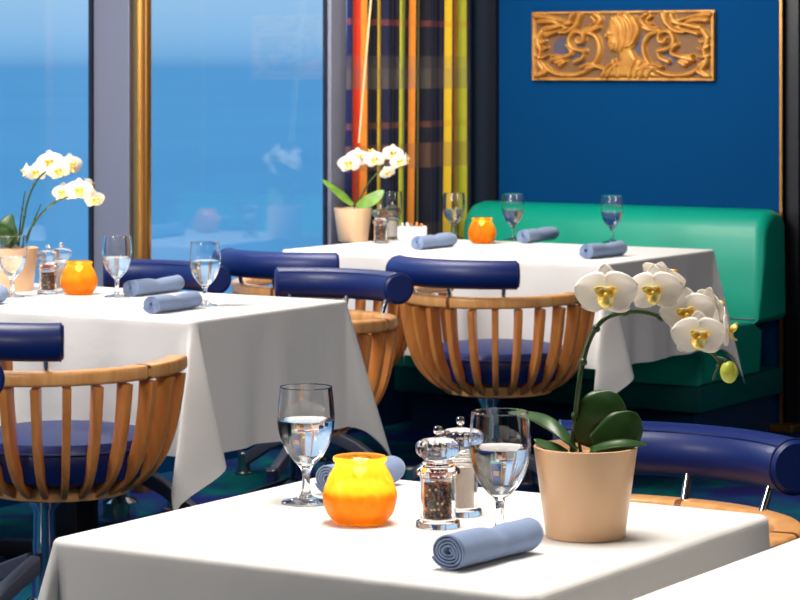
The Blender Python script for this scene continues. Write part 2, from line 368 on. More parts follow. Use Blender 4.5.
# ------------------------------------------------------------------ carved relief
def make_relief():
    W_, H_ = .81, .277; nx, ny = 300, 104
    e = empty('carved_relief_panel', (-4.914, VB, 1.3505)); tag(e, 'gilded carved wood relief with a head in profile between leafy scrolls, on the blue wall', 'wall art')
    X, Y = np.meshgrid(np.linspace(32, 778, nx), np.linspace(318, 27, ny))
    Hh = np.zeros_like(X)
    def seg(ax, ay, bx, by):
        dx, dy = bx-ax, by-ay; t = np.clip(((X-ax)*dx+(Y-ay)*dy)/(dx*dx+dy*dy+1e-9), 0, 1)
        return np.hypot(X-ax-t*dx, Y-ay-t*dy), t
    def stroke(pts, w0, w1=None, h=1.0):
        nonlocal Hh
        w1 = w0 if w1 is None else w1
        P = spline([(a, b, 0) for a, b in pts], 6); m = len(P)-1
        for i in range(m):
            d, t = seg(P[i].x, P[i].y, P[i+1].x, P[i+1].y); w = w0+(w1-w0)*(i+t)/m
            hh = h*np.sqrt(np.clip(1-(d/w)**2, 0, 1)); Hh = np.maximum(Hh, hh)
    def poly(pts, h=.6, edge=14):
        nonlocal Hh
        inside = np.zeros(X.shape, bool); dm = np.full(X.shape, 1e9); n = len(pts)
        for i in range(n):
            (ax, ay), (bx, by) = pts[i], pts[(i+1) % n]
            c = ((ay > Y) != (by > Y)) & (X < (bx-ax)*(Y-ay)/(by-ay+1e-9)+ax); inside ^= c
            d, _ = seg(ax, ay, bx, by); dm = np.minimum(dm, d)
        hh = np.where(inside, h*np.sqrt(np.clip(1-(1-np.clip(dm/edge, 0, 1))**2, 0, 1)), 0); Hh = np.maximum(Hh, hh)
    for mir in (False, True):
        f = (lambda P: [(812-a, b) for a, b in P]) if mir else (lambda P: P)
        stroke(f([(252,110),(300,135),(316,185),(298,240),(245,285),(180,297),(115,282),(72,240)]), 12, 10, .8)
        stroke(f([(255,195),(205,182),(190,148),(212,114),(246,122),(250,152),(228,160),(222,142)]), 12, 7, 1)
        for P, a, b in [([(48,45),(110,52),(190,75)],13,6), ([(60,70),(120,70),(175,95)],12,6), ([(85,100),(135,90),(200,75)],14,7), ([(95,125),(140,112),(185,95)],12,5),
                        ([(235,42),(222,80),(185,112),(150,118)],15,6), ([(200,45),(190,70),(160,85)],12,6), ([(300,38),(322,62),(300,92),(255,100)],11,8), ([(285,50),(300,70),(280,85)],9,5), ([(315,95),(290,108),(262,108)],9,6),
                        ([(75,110),(55,150),(70,190),(60,240),(85,280)],13,8), ([(50,140),(75,160),(90,150)],9,4), ([(52,175),(75,190),(98,180)],9,4), ([(50,215),(78,222),(100,212)],9,4), ([(50,300),(80,272),(62,245)],11,5), ([(62,300),(95,280),(90,250)],9,5),
                        ([(118,232),(160,222),(200,205),(190,180)],13,8), ([(135,245),(165,235)],10,6), ([(150,255),(175,238)],10,6), ([(120,215),(155,215)],9,5), ([(180,170),(200,185)],10,8),
                        ([(215,240),(245,225),(255,200)],12,6), ([(240,262),(280,250),(335,272)],10,6), ([(262,268),(300,262)],8,5)]:
            stroke(f(P), a, b, .95)
    poly([(352,62),(350,88),(338,112),(350,124),(341,136),(350,146),(345,160),(352,178),(375,196),(392,205),(398,235),(352,262),(318,304),(556,304),(520,250),(468,222),(452,190),(470,160),(486,110),(474,66),(430,42),(380,42)], .62, 16)
    stroke([(372,56),(392,90),(398,150),(392,185)], 9, 5, .95); stroke([(396,46),(422,85),(425,150),(410,190)], 11, 6, 1); stroke([(424,44),(452,90),(448,150),(425,180)], 12, 6, 1); stroke([(455,54),(476,100),(462,150),(440,176)], 10, 6, .92)
    stroke([(360,125),(372,122)], 5, 5, .9); stroke([(352,120),(344,134)], 8, 6, .95); stroke([(356,158),(372,160)], 5, 5, .85); stroke([(372,150),(378,165),(368,185)], 14, 10, .85)
    for P in ([(328,300),(350,262),(378,240)], [(350,302),(366,272),(392,250)], [(375,235),(385,275),(392,302)], [(440,302),(452,262),(470,228)], [(462,302),(476,268),(492,240)], [(486,302),(500,270),(512,250)], [(512,302),(524,280),(535,268)]): stroke(P, 9, 8, .95)
    Hh += .05*np.sin(X*.9)*np.sin(Y*.7)*(Hh > .1)
    frame = (X < 44) | (X > 768) | (Y < 38) | (Y > 308); Hh = np.where(frame, np.maximum(Hh, .45), Hh)
    bm = bmesh.new(); T0, D = .012, .028
    Xm = (X-32)/746*W_-W_/2; Zm = (318-Y)/291*H_
    g = [[bm.verts.new((Xm[j, i], -T0-D*Hh[j, i], Zm[j, i])) for i in range(nx)] for j in range(ny)]
    for j in range(ny-1):
        for i in range(nx-1):
            f = bm.faces.new((g[j][i], g[j][i+1], g[j+1][i+1], g[j+1][i]))
            x, y, h = X[j, i], Y[j, i], Hh[j, i]
            if h < .16 and any(((x-a)/r1)**2+((y-b)/r2)**2 < 1 for a, b, r1, r2 in ((155,185,40,46), (225,205,34,50), (480,170,26,42), (590,225,40,36))): f.material_index = 1
            elif h < .22: f.material_index = 2  # low parts of the carving get a darker brown
    gold = mat('gilded_carved_wood', (.62, .32, .07), .36, .25)
    LK(gold, ramp(gold, noise(gold, coords(gold), 22, 4), [(.3, (.40, .16, .03)), (.55, (.56, .26, .05)), (.75, (.66, .36, .09))]), BS(gold).inputs['Base Color'])
    link_mesh('carving', bm, [gold, mat('slate_ground', (.07, .065, .11), .6), mat('brown_ground', (.17, .08, .03), .6, 0)], e, True, 180)
    bm = bmesh.new(); box(bm, (-W_/2, -T0+.002, 0), (W_/2, 0, H_), .002); link_mesh('backing_board', bm, gold, e)
make_relief()

# ------------------------------------------------------------------ tables and cloths
def catmull2(P, t):
    # P: list of (t,a,b)
    for i in range(len(P)-1):
        if P[i][0] <= t <= P[i+1][0]+1e-9: break
    p0 = P[max(i-1, 0)]; p1 = P[i]; p2 = P[i+1]; p3 = P[min(i+2, len(P)-1)]
    k = (t-p1[0])/(p2[0]-p1[0]); r = []
    for c in (1, 2):
        m1 = (p2[c]-p0[c])/max(1e-6, p2[0]-p0[0])*(p2[0]-p1[0]); m2 = (p3[c]-p1[c])/max(1e-6, p3[0]-p1[0])*(p2[0]-p1[0])
        r.append((2*k**3-3*k*k+1)*p1[c]+(k**3-2*k*k+k)*m1+(-2*k**3+3*k*k)*p2[c]+(k**3-k*k)*m2)
    return r
EAR = [(0, 0, 0), (.2, .10, -.09), (.5, .24, -.14), (.72, .21, .16), (.88, .08, .10), (1, 0, 0)]
EARM = [(0, 0, 0), (.12, .08, -.10), (.28, .21, -.16), (.5, .24, .14), (.8, .10, .09), (1, 0, 0)]
EARB = [(0, 0, 0), (.2, .10, -.12), (.5, .16, -.20), (.75, .12, -.04), (1, 0, 0)]
EARN = [(0, 0, 0), (.25, .04, -.03), (.5, .06, -.01), (.75, .04, .03), (1, 0, 0)]
EARS = [(0, 0, 0), (.25, .16, -.06), (.5, .27, -.02), (.75, .16, .07), (1, 0, 0)]
def table(x0, y0, x1, y1, drop, label, clabel, ears, flare=(0, 0, 0, 0), seed=0, wav=.012):
    """ears/flare order: side/corner -y, +x, +y, -x ; corner k follows side k"""
    rnd = random.Random(seed)
    cx, cy = (x0+x1)/2, (y0+y1)/2; wx, wy = (x1-x0)/2, (y1-y0)/2
    t = empty('dining_table', (cx, cy, 0)); tag(t, label, 'table')
    bm = bmesh.new(); box(bm, (-wx+.004, -wy+.004, .722), (wx-.004, wy-.004, .7495), .004); link_mesh('tabletop', bm, M_wood_dark, t)
    bm = bmesh.new(); box(bm, (-.05, -.05, .05), (.05, .05, .722), .006); link_mesh('column', bm, M_dark, t)
    for k in range(4):
        a = PI/2*k; d = Vector((math.cos(a), math.sin(a), 0)); n = Vector((-d.y, d.x, 0)); bm = bmesh.new()
        fr_ = [(n, UP)]*2; sweep(bm, [d*.045+UP*.045, d*.26+UP*.03], fr_, rrect(.07, .045, .008)); link_mesh('foot', bm, M_dark, t)
    rc = .018; NS = 44; NC = 28
    per = []  # (point, normal angle, kind, param)
    cor = [(wx-rc, -wy+rc, -PI/2), (wx-rc, wy-rc, 0), (-wx+rc, wy-rc, PI/2), (-wx+rc, -wy+rc, PI)]
    sides = [((-wx+rc, -wy), (wx-rc, -wy), -PI/2), ((wx, -wy+rc), (wx, wy-rc), 0), ((wx-rc, wy), (-wx+rc, wy), PI/2), ((-wx, wy-rc), (-wx, -wy+rc), PI)]
    for s in range(4):
        (ax, ay), (bx, by), a = sides[s]
        for k in range(NS): q = k/NS; per.append((ax+(bx-ax)*q, ay+(by-ay)*q, a, 's', s, q))
        ox, oy, a0 = cor[s]
        for k in range(NC): q = k/NC; a = a0+PI/2*q; per.append((ox+rc*math.cos(a), oy+rc*math.sin(a), a, 'c', s, q))
    ph = [[rnd.uniform(0, 6.3) for _ in range(4)] for _ in range(4)]
    zt = .7523; re = .010; NR = 26; rings = []
    topr = (.35, .7, .9, .97)
    bm = bmesh.new()
    for fsc in topr:
        rings.append([bm.verts.new((p[0]*fsc, p[1]*fsc, zt)) for p in per])
    for j in range(NR+5):
        ring = []
        for (px, py, a, kd, s, q) in per:
            nx_, ny_ = math.cos(a), math.sin(a)
            if j < 5:
                th = PI/2*j/4; hx = re*math.sin(th)-re+.006; z = zt-re*(1-math.cos(th)); ring.append(bm.verts.new((px+nx_*hx, py+ny_*hx, z))); continue
            if kd == 's': Lh = drop
            else:
                f = q*PI/2; Lh = drop/max(math.cos(f), math.sin(f))
            r = Lh*(j-4)/NR; k = r/drop
            if kd == 's':
                w = math.sin(PI*q)**.6; sl = (wx if s % 2 == 0 else wy)*2
                wv = wav*k*w*(math.sin(2*PI*q*sl/.27+ph[s][0])+.5*math.sin(2*PI*q*sl/.16+ph[s][1]))
                hor = wv+flare[s]*k*w+.004*k; ox, oy = nx_*hor, ny_*hor; hl = abs(hor)
            else:
                C = catmull2(ears[s], q); dg = -PI/4+PI/2*s; da, db = C[0]*r, C[1]*r
                ox = math.cos(dg)*da-math.sin(dg)*db; oy = math.sin(dg)*da+math.cos(dg)*db; hl = math.hypot(ox, oy); ox += nx_*.004*k; oy += ny_*.004*k
            z = zt-re-math.sqrt(max(0, r*r-hl*hl)); ring.append(bm.verts.new((px+nx_*.006+ox, py+ny_*.006+oy, z)))
        rings.append(ring)
    bm.faces.new(rings[0]); n = len(per)
    for A, B in zip(rings[:-1], rings[1:]):
        for k in range(n): bm.faces.new((A[k], B[k], B[(k+1)%n], A[(k+1)%n]))
    c = link_mesh('tablecloth', bm, M_cloth, None, True, 180); c.location = (cx, cy, 0)
    tag(c, clabel, 'tablecloth', None); return t, c
table(-2.362, 2.875, -1.607, 3.580, .34, 'square pedestal table under the cloth in the foreground, carrying the tall cream orchid pot', 'white tablecloth on the foreground table, under the large orchid pot',
      [EARM, EARN, EARS, EAR], (0, 0, -.085, 0), 3, .004)
table(-5.45, 5.54, -4.085, 6.26, .34, 'pedestal table at the left, beside the window, in front of the bronze column', 'white tablecloth draped over the left table by the window',
      [EAR, EARS, EARS, EARS], (0, 0, -.125, 0), 5)
table(-5.42, 7.88, -4.12, 8.71, .34, 'farthest pedestal table, in front of the teal banquette', 'white tablecloth on the farthest table, beside the teal banquette',
      [EAR, EARB, EARN, EARN], (-.035, 0, -.06, -.04), 9)
table(-1.492, 2.72, -.74, 3.52, .34, 'table cut off by the bottom right corner of the picture', 'bare white tablecloth corner at the bottom right of the picture, nothing standing on it',
      [EARN, EARN, EARN, EARN], (0, 0, 0, -.02), 12, .004)

# ------------------------------------------------------------------ chairs
def make_chair():
    e = empty('basket_chair')
    R = .302
    def arc(r, a0, a1, n): return [(r*math.cos(a0+(a1-a0)*k/n), r*math.sin(a0+(a1-a0)*k/n)) for k in range(n+1)]
    A0, A1 = -PI/2-math.radians(117), -PI/2+math.radians(117)
    def zr(a): return .653+.013*(abs(a+PI/2)/math.radians(117))**1.5
    n = 72
    # top rail
    bm = bmesh.new(); pts = []; fr_ = []
    for k in range(n+1):
        a = A0+(A1-A0)*k/n; d = Vector((math.cos(a), math.sin(a), 0)); pts.append(d*(R-.005)+UP*zr(a)); fr_.append((d, UP))
    sc = [1+.25*max(0, abs((k/n-.5)*2)-.55) for k in range(n+1)]
    fr_ = [(d*s, u) for (d, u), s in zip(fr_, sc)]
    sweep(bm, pts, fr_, rrect(.048, .036, .009)); link_mesh('top_rail', bm, M_wood, e)
    for a in (A0+.62, A1-.62, -PI/2):
        bm = bmesh.new(); d = Vector((math.cos(a), math.sin(a), 0)); tt = Vector((-d.y, d.x, 0)); p = d*(R-.005)+UP*zr(a)
        sweep(bm, [p-tt*.006, p+tt*.006], [(d, UP)]*2, rrect(.0495, .0372, .009)); link_mesh('rail_joint', bm, M_wood_dark, e)
    prof = spline([(.300, .645, 0), (.293, .58, 0), (.278, .50, 0), (.253, .435, 0), (.212, .385, 0), (.165, .358, 0), (.12, .350, 0)], 4)
    ns = 17
    for i in range(ns):
        a = A0+.07+(A1-A0-.14)*i/(ns-1); d = Vector((math.cos(a), math.sin(a), 0)); tt = Vector((-d.y, d.x, 0))
        bm = bmesh.new(); P = [d*p.x+UP*(p.y+(zr(a)-.667)*(p.y-.35)/.3) for p in prof]; fr_ = []
        for k, p in enumerate(P):
            q = (P[min(k+1, len(P)-1)]-P[max(k-1, 0)]).normalized(); w = 1-.45*(k/(len(P)-1)); fr_.append((q.cross(tt).normalized()*w, tt*(1-.25*k/(len(P)-1))))
        sweep(bm, P, fr_, rrect(.047, .021, .004)); link_mesh('slat', bm, M_wood_slat, e)
    bm = bmesh.new(); lathe(bm, [(0, .335), (.15, .335), (.175, .340), (.18, .352), (.175, .372), (.0, .372)], 48); link_mesh('seat_base', bm, M_wood, e)
    bm = bmesh.new(); lathe(bm, [(0, .373), (.19, .374), (.232, .392), (.242, .425), (.240, .462), (.225, .483), (.17, .494), (.0, .500)], 56, (0, .01, 0)); sc_ = link_mesh('seat', bm, M_navy, e)
    bm = bmesh.new(); tube(bm, [(.2425*math.cos(2*PI*k/48), .01+.2425*math.sin(2*PI*k/48), .462) for k in range(49)], .0035, 6, False); link_mesh('piping', bm, M_navy_pipe, sc_)
    # roll bar
    RB = .345; ab = math.radians(39); rr = .046; yoff = .005; zb = .747
    cen = lambda a: Vector((RB*math.cos(a), RB*math.sin(a)+yoff, zb))
    pts = [cen(-PI/2-ab+2*ab*k/30) for k in range(31)]
    t0 = (pts[0]-pts[1]).normalized(); t1 = (pts[-1]-pts[-2]).normalized()
    P = [pts[0]+t0*.008]+pts+[pts[-1]+t1*.008]; rad = [rr-.007]+[rr]*31+[rr-.007]
    bm = bmesh.new(); tube(bm, P, rad, 32); bar = link_mesh('back_bolster', bm, M_navy, e)
    bm = bmesh.new()
    for c0, t in ((pts[0], t0), (pts[-1], t1)):
        a = t.cross(UP).normalized(); tube(bm, [c0+(a*math.cos(2*PI*k/32)+UP*math.sin(2*PI*k/32))*(rr-.0005) for k in range(33)], .0022, 6, False)
    tube(bm, [p+(Vector((p.x, p.y-yoff, 0)).normalized()*-.66+UP*.75).normalized()*(rr+.0005) for p in pts], .0018, 6)
    link_mesh('seam', bm, M_navy_pipe, bar)
    for s in (-1, 0, 1):
        a = -PI/2+s*.58; d = Vector((math.cos(a), math.sin(a), 0)); bm = bmesh.new()
        tube(bm, [d*(R)+UP*.668, d*(R+.020)+UP*.725], .0075, 12); link_mesh('post', bm, M_chrome, e)
    py = -.06
    bm = bmesh.new(); lathe(bm, [(0, .02), (.055, .02), (.055, .07), (.032, .085), (.027, .30), (.045, .325), (.09, .333), (0, .335)], 32, (0, py, 0)); link_mesh('pedestal', bm, M_chrome, e)
    for k in range(4):
        a = PI/2*k+.05; d = Vector((math.cos(a), math.sin(a), 0)); nn = Vector((-d.y, d.x, 0)); bm = bmesh.new(); o = Vector((0, py, 0))
        sweep(bm, [o+d*.04+UP*.17, o+d*.17+UP*.12, o+d*.275+UP*.055], [(nn, UP)]*3, rrect(.035, .045, .006)); leg = link_mesh('leg', bm, M_blade, e)
        bm = bmesh.new(); c0 = o+d*.29; lathe(bm, [(0, 0), (.030, 0), (.032, .006), (.022, .010), (.020, .068), (.023, .072), (.021, .078), (0, .078)], 24, tuple(c0)); link_mesh('foot_cap', bm, M_steel, leg)
    return e
chair = make_chair()
GC = 'basket chairs around the tables'
spots = [(-4.283, 5.245, 0, 'slatted wooden basket chair at left with navy bolster, seen from behind before the left table'),
         (-4.427, 6.465, PI, 'chair tucked behind the right end of the left table, round end of its bolster showing'),
         (-5.090, 6.465, PI, 'chair behind the left table, its blue bolster just right of the bronze column'),
         (-5.065, 7.625, 0, 'chair at the far table nearest the window, mostly hidden by another blue bolster'),
         (-4.386, 7.625, 0, 'slatted wooden basket chair in the middle, seen from behind, pulled to the far table'),
         (-1.995, 3.80, PI, 'chair behind the foreground table at right, blue bolster beside the large orchid pot'),
         (-3.93, 4.03, PI, 'chair at the left picture edge of which only the dark bolster end shows')]
for i, (x, y, a, lab) in enumerate(spots):
    c = chair if i == 0 else copy_tree(chair)
    c.location = (x, y, 0); c.rotation_euler = (0, 0, a); tag(c, lab, 'chair', GC)

# ------------------------------------------------------------------ glassware
def make_goblet(level):
    e = empty('water_goblet')
    ho = [(0, 0), (.034, 0), (.0365, .0015), (.035, .0035), (.020, .0065), (.009, .012), (.0065, .022), (.0060, .040), (.0085, .052), (.016, .060), (.029, .076), (.0385, .098), (.0425, .120), (.0418, .145), (.0393, .1715), (.0391, .1722)]
    hi = [(.0386, .1722), (.0384, .1715), (.0409, .145), (.0416, .120), (.0376, .0985), (.0280, .0775), (.0140, .0640), (.0050, .0605), (0, .060)]
    P = [(p.x, p.y) for p in spline([(a, b, 0) for a, b in ho], 3)]
    Q = [(p.x, p.y) for p in spline([(a, b, 0) for a, b in hi], 3)]
    P = [(max(0, r), max(0, z)) for r, z in P]; Q = [(max(0, r), z) for r, z in Q]
    Q[-1] = (0, .060); P[0] = (0, 0)
    bm = bmesh.new(); lathe(bm, P+Q, 48); link_mesh('glass_body', bm, M_glass, e, True, 60)
    if level:
        W_ = [(r+.0003, z-.0003) for r, z in Q if z < level][::-1]; W_[0] = (0, .0597)
        rr = np.interp(level, [z for r, z in Q][::-1], [r for r, z in Q][::-1])
        bm = bmesh.new(); lathe(bm, W_+[(rr+.0003, level), (rr*.9, level-.0006), (0, level-.0006)], 48); link_mesh('water', bm, M_water, e, True, 60)
    return e
G1 = make_goblet(.124)
G2 = make_goblet(.112)
gob = [(G1, (306, 503), 'large water goblet standing left of the candle on the foreground table'),
       (G1, (500, 537), 'large water goblet between the salt mill and orchid pot on the foreground table'),
       (G2, (117, 297), 'goblet right of the orange candle on the left table'),
       (G1, (205, 306), 'goblet at the right end of the left table, next to two rolled napkins'),
       (G2, (12, 297), 'goblet at the left picture edge in front of a cream orchid pot'),
       (G2, (391.5, 237), 'goblet on the far table just behind the orchid pot and mills'),
       (G2, (454, 238.5), 'goblet on the far table, left of its orange candle'),
       (G2, (513, 240), 'goblet on the far table, between the orange candle and a rolled napkin'),
       (G2, (612, 242.5), 'goblet at the right end of the far table, alone above one napkin')]
used = set()
for src, (px, py), lab in gob:
    c = src if src.name not in used else copy_tree(src); used.add(src.name)
    c.location = at(px, py); tag(c, lab, 'glass', 'water goblets on the tables')

# ------------------------------------------------------------------ candles
def make_candle():
    e = empty('candle_jar')
    prof = [(0, 0), (.030, 0), (.037, .004), (.046, .015), (.0505, .033), (.0485, .050), (.0425, .068), (.0370, .079), (.0345, .086), (.038, .089), (.038, .094), (.0355, .0955), (.0335, .094), (.0325, .086), (.0345, .079), (.0400, .067), (.0460, .050), (.048, .033), (.0435, .017), (.034, .007), (0, .006)]
    P = [(max(0, p.x), max(0, p.y)) for p in spline([(a, b, 0) for a, b in prof], 3)]; P[0] = (0, 0); P[-1] = (0, .006)
    half = len(P)*11//20
    def fl(r, z, a):
        w = math.exp(-((z-.055)/.026)**2); return r*(1+.055*w*abs(math.cos(9*a+2*math.sin(z*110)))+.035*math.exp(-((z-.025)/.02)**2)*abs(math.cos(6*a+z*60)))
    bm = bmesh.new(); lathe(bm, P, 108, flute=fl); link_mesh('amber_jar', bm, M_amber, e, True, 180)
    bm = bmesh.new(); lathe(bm, [(0, .010), (.024, .011), (.032, .022), (.037, .038), (.037, .050), (.034, .0565), (.026, .054), (0, .052)], 48); wx = link_mesh('wax', bm, M_wax, e)
    bm = bmesh.new(); tube(bm, [(0, 0, .055), (.001, 0, .066)], .0009, 6); link_mesh('wick', bm, M_black, wx)
    bm = bmesh.new(); lathe(bm, [(0, .064), (.0035, .068), (.0042, .073), (.0025, .082), (0, .090)], 12); link_mesh('flame', bm, M_flame, e)
    return e
cd = make_candle()
for i, (px, py, lab) in enumerate([(360, 523, 'lit amber glass candle jar on the foreground table, the largest of the candles'), (79, 294.5, 'lit orange candle jar on the left table, by the mills'), (482, 243.5, 'lit orange candle jar on the far table between two goblets')]):
    c = cd if i == 0 else copy_tree(cd); p = at(px, py); c.location = p; tag(c, lab, 'candle', 'lit amber candle jars')
    d = bpy.data.lights.new('candle_glow', 'POINT'); d.energy = 2.2 if i == 0 else 2.2; d.color = (1, .72, .34); d.shadow_soft_size = .010
    o = bpy.data.objects.new('candle_glow', d); COL.objects.link(o); o.parent = c; o.location = (0, 0, .078)

# ------------------------------------------------------------------ mills
def make_mill(kind):
    e = empty(kind+'_mill')
    # acrylic body: outer wall with hollow
    out = [(0, 0), (.031, 0), (.032, .003), (.031, .008), (.026, .011), (.025, .016), (.025, .068), (.027, .072), (.0315, .076), (.0315, .081), (.027, .085), (.022, .088), (.0215, .092), (.0, .092)]
    inn = [(0, .012), (.0205, .012), (.0205, .082), (0, .082)]
    bm = bmesh.new(); lathe(bm, out, 40); lathe(bm, inn[::-1], 40); 
    me = bpy.data.meshes.new('acrylic_body'); bm.to_mesh(me); bm.free(); me.materials.append(M_acrylic)
    for p in me.polygons: p.use_smooth = True
    me.set_sharp_from_angle(angle=math.radians(40)); o = bpy.data.objects.new('acrylic_body', me); COL.objects.link(o); o.parent = e
    hd = [(0, .0925), (.018, .0925), (.020, .096), (.027, .101), (.0305, .109), (.0295, .117), (.024, .122), (.012, .125), (0, .1255)]
    P = [(max(0, p.x), p.y) for p in spline([(a, b, 0) for a, b in hd], 3)]; P[0] = (0, .0925); P[-1] = (0, .1255)
    bm = bmesh.new(); lathe(bm, P, 48, flute=lambda r, z, a: r*(1+.05*math.cos(12*a)) if r > .02 else r); link_mesh('turning_head', bm, M_acrylic, e, True, 60)
    bm = bmesh.new(); lathe(bm, [(0, .126), (.003, .126), (.003, .130), (.0055, .132), (.0068, .136), (.0055, .141), (0, .143)], 20); link_mesh('knob', bm, M_chrome, e)
    if kind == 'pepper':
        bm = bmesh.new(); rr = random.Random(4)
        ico = bmesh.new(); bmesh.ops.create_icosphere(ico, subdivisions=1, radius=1); iv = [v.co.copy() for v in ico.verts]; fi = [[v.index for v in f.verts] for f in ico.faces]; ico.free()
        def corn(x, y, z, r, mi):
            vs = [bm.verts.new((x+r*c.x, y+r*c.y, z+r*c.z)) for c in iv]
            for f in fi: q = bm.faces.new([vs[k] for k in f]); q.material_index = mi
        lv = 0; z = .0145
        while z < .066:
            for ring, rad in ((22, .0178), (14, .0125), (7, .007)):
                for k in range(ring):
                    a = 2*PI*(k+.5*(lv % 2))/ring+rr.uniform(-.05, .05); r = rr.uniform(.0021, .0026)
                    if ring < 22 and z < .058: continue
                    corn(rad*math.cos(a), rad*math.sin(a), z+rr.uniform(-.0008, .0008), r, rr.choice([0, 0, 0, 1, 1, 2, 3, 4]))
            z += .0040; lv += 1
        for k in range(26): a = rr.uniform(0, 6.28); q = rr.uniform(.002, .017); corn(q*math.cos(a), q*math.sin(a), rr.uniform(.074, .079), .0023, 2)
        lathe(bm, [(0, .0125), (.0150, .0125), (.0150, .062), (0, .062)], 16)
        o = link_mesh('peppercorns', bm, M_pep, e); o['kind'] = 'stuff'
    else:
        bm = bmesh.new(); lathe(bm, [(0, .0122), (.0200, .0122), (.0200, .072), (.018, .0735), (0, .0725)], 32); o = link_mesh('salt_grains', bm, M_salt, e); o['kind'] = 'stuff'
    return e
pm = make_mill('pepper'); sm = make_mill('salt')
for i, (px, py, lab) in enumerate([(438, 526.5, 'clear pepper mill full of mixed peppercorns on the foreground table'), (48, 294, 'clear pepper mill on the left table beside the orange candle'), (380.5, 243, 'clear pepper mill on the far table in front of the orchid pot')]):
    c = pm if i == 0 else copy_tree(pm); c.location = at(px, py); tag(c, lab, 'pepper mill', 'clear acrylic pepper mills')
for i, (px, py, lab) in enumerate([(460.5, 514.5, 'clear salt mill behind the pepper mill on the foreground table'), (61, 291.5, 'clear salt mill on the left table behind the pepper mill'), (392, 239.5, 'clear salt mill on the far table next to the sugar dish')]):
    c = sm if i == 0 else copy_tree(sm); c.location = at(px, py); tag(c, lab, 'salt mill', 'clear acrylic salt mills')

# ------------------------------------------------------------------ napkins
def make_napkin(pa, pb, seed, label, r0=.025, squash=.94, band=0):
    """roll lying from pa to pb (contact points on the cloth)"""
    rn = random.Random(seed); d = pb-pa; Ln = d.length; d.normalize(); sd = Vector((-d.y, d.x, 0))
    e = empty('rolled_napkin', pa); tag(e, label, 'napkin', 'rolled blue napkins')
    bm = bmesh.new(); turns = 4.6; nt_ = 140; na = 30; g = []; pitch = .0046; th_end = turns*2*PI
    p1, p2 = rn.uniform(0, 6), rn.uniform(0, 6)
    for i in range(nt_+1):
        th = th_end*i/nt_; row = []
        for j in range(na+1):
            s = j/na
            rb = r0*(1-.09*math.exp(-((s-.55)/.10)**2)+.05*math.sin(5*s+p1)*s)
            r = rb-pitch*(th_end-th)/(2*PI)
            r *= 1+.018*math.sin(3*th+9*s+p2)*s+.012*math.sin(26*s+2*th)*math.exp(-((s-.55)/.15)**2)
            r = max(r, .003)
            ang = PI*.5+.6+th+.15*s
            y = r*math.cos(ang)*1.03; z = r*squash*math.sin(ang)+rb*squash*1.06
            x = s*Ln+(.006*math.sin(ang*1.0+p1)+.004*math.sin(2*th))*(1 if s > .5 else -.4)*abs(2*s-1)**4
            row.append(bm.verts.new(d*x+sd*y+UP*max(z, .0012)))
        g.append(row)
    for i in range(nt_):
        for j in range(na): bm.faces.new((g[i][j], g[i+1][j], g[i+1][j+1], g[i][j+1]))
    o = link_mesh('folded_cloth', bm, M_napkin, e, True, 180)
    sl = o.modifiers.new('thickness', 'SOLIDIFY'); sl.thickness = .0026; sl.offset = 0
    if not band: return
    return e
NK = [((448, 571), (529, 551), 'rolled blue napkin in front of the orchid pot on the foreground table'),
      ((327, 496), (391, 484), 'rolled blue napkin behind the amber candle on the foreground table'),
      ((151, 314), (195, 308), 'rolled blue napkin nearest the corner of the left table'),
      ((130, 297), (178, 291), 'rolled blue napkin on the left table behind another one, beside a goblet'),
      ((417, 250), (450, 246.5), 'rolled blue napkin on the far table, in front of the sugar dish'),
      ((523, 243.5), (552, 240), 'rolled blue napkin on the far table beside the middle goblet'),
      ((586, 259), (621, 255.5), 'rolled blue napkin at the right end of the far table'),
      ((-14, 306), (0, 303), 'rolled blue napkin cut by the left picture edge on the left table')]
for i, (a, b, lab) in enumerate(NK): make_napkin(at(*a), at(*b), i+1, lab, .025 if i < 4 else .027)
make_napkin(at(398, 231.5), at(412, 230), 33, 'rolled blue napkin peeking from behind the sugar dish on the far table', .026)

# ------------------------------------------------------------------ sugar dish with packets
sp_ = at(412, 240)
e = empty('sugar_dish', sp_, ANG); tag(e, 'small white square dish holding sugar packets on the far table', 'dish')
bm = bmesh.new()
box(bm, (-.05, -.03, 0), (.05, .03, .004)); 
for a, b in (((-.055, -.034, .003), (.055, -.030, .052)), ((-.055, .030, .003), (.055, .034, .052)), ((-.055, -.030, .003), (-.051, .030, .052)), ((.051, -.030, .003), (.055, .030, .052))): box(bm, a, b, .001, 1)
link_mesh('porcelain_body', bm, M_porc, e)
for k, (mi, lab) in enumerate([(1, 'white sugar packet at the left end of the dish on the far table'), (1, 'white sugar packet in the dish, next to the brown one'), (2, 'brown sugar packet in the middle of the dish'), (0, 'orange sugar packet in the dish, touching the brown one'), (0, 'orange sugar packet at the right end of the dish')]):
    p = empty('sugar_packet', sp_+VR*(-.036+.018*k)+UP*.0045, ANG+.1*math.sin(k*2.1)); tag(p, lab, 'sugar packet', 'sugar packets in the dish')
    bm = bmesh.new(); box(bm, (-.004, -.024, 0), (.004, .024, .060+.006*math.sin(k*3)), .001, 1); link_mesh('packet_paper', bm, M_packet[mi], p)

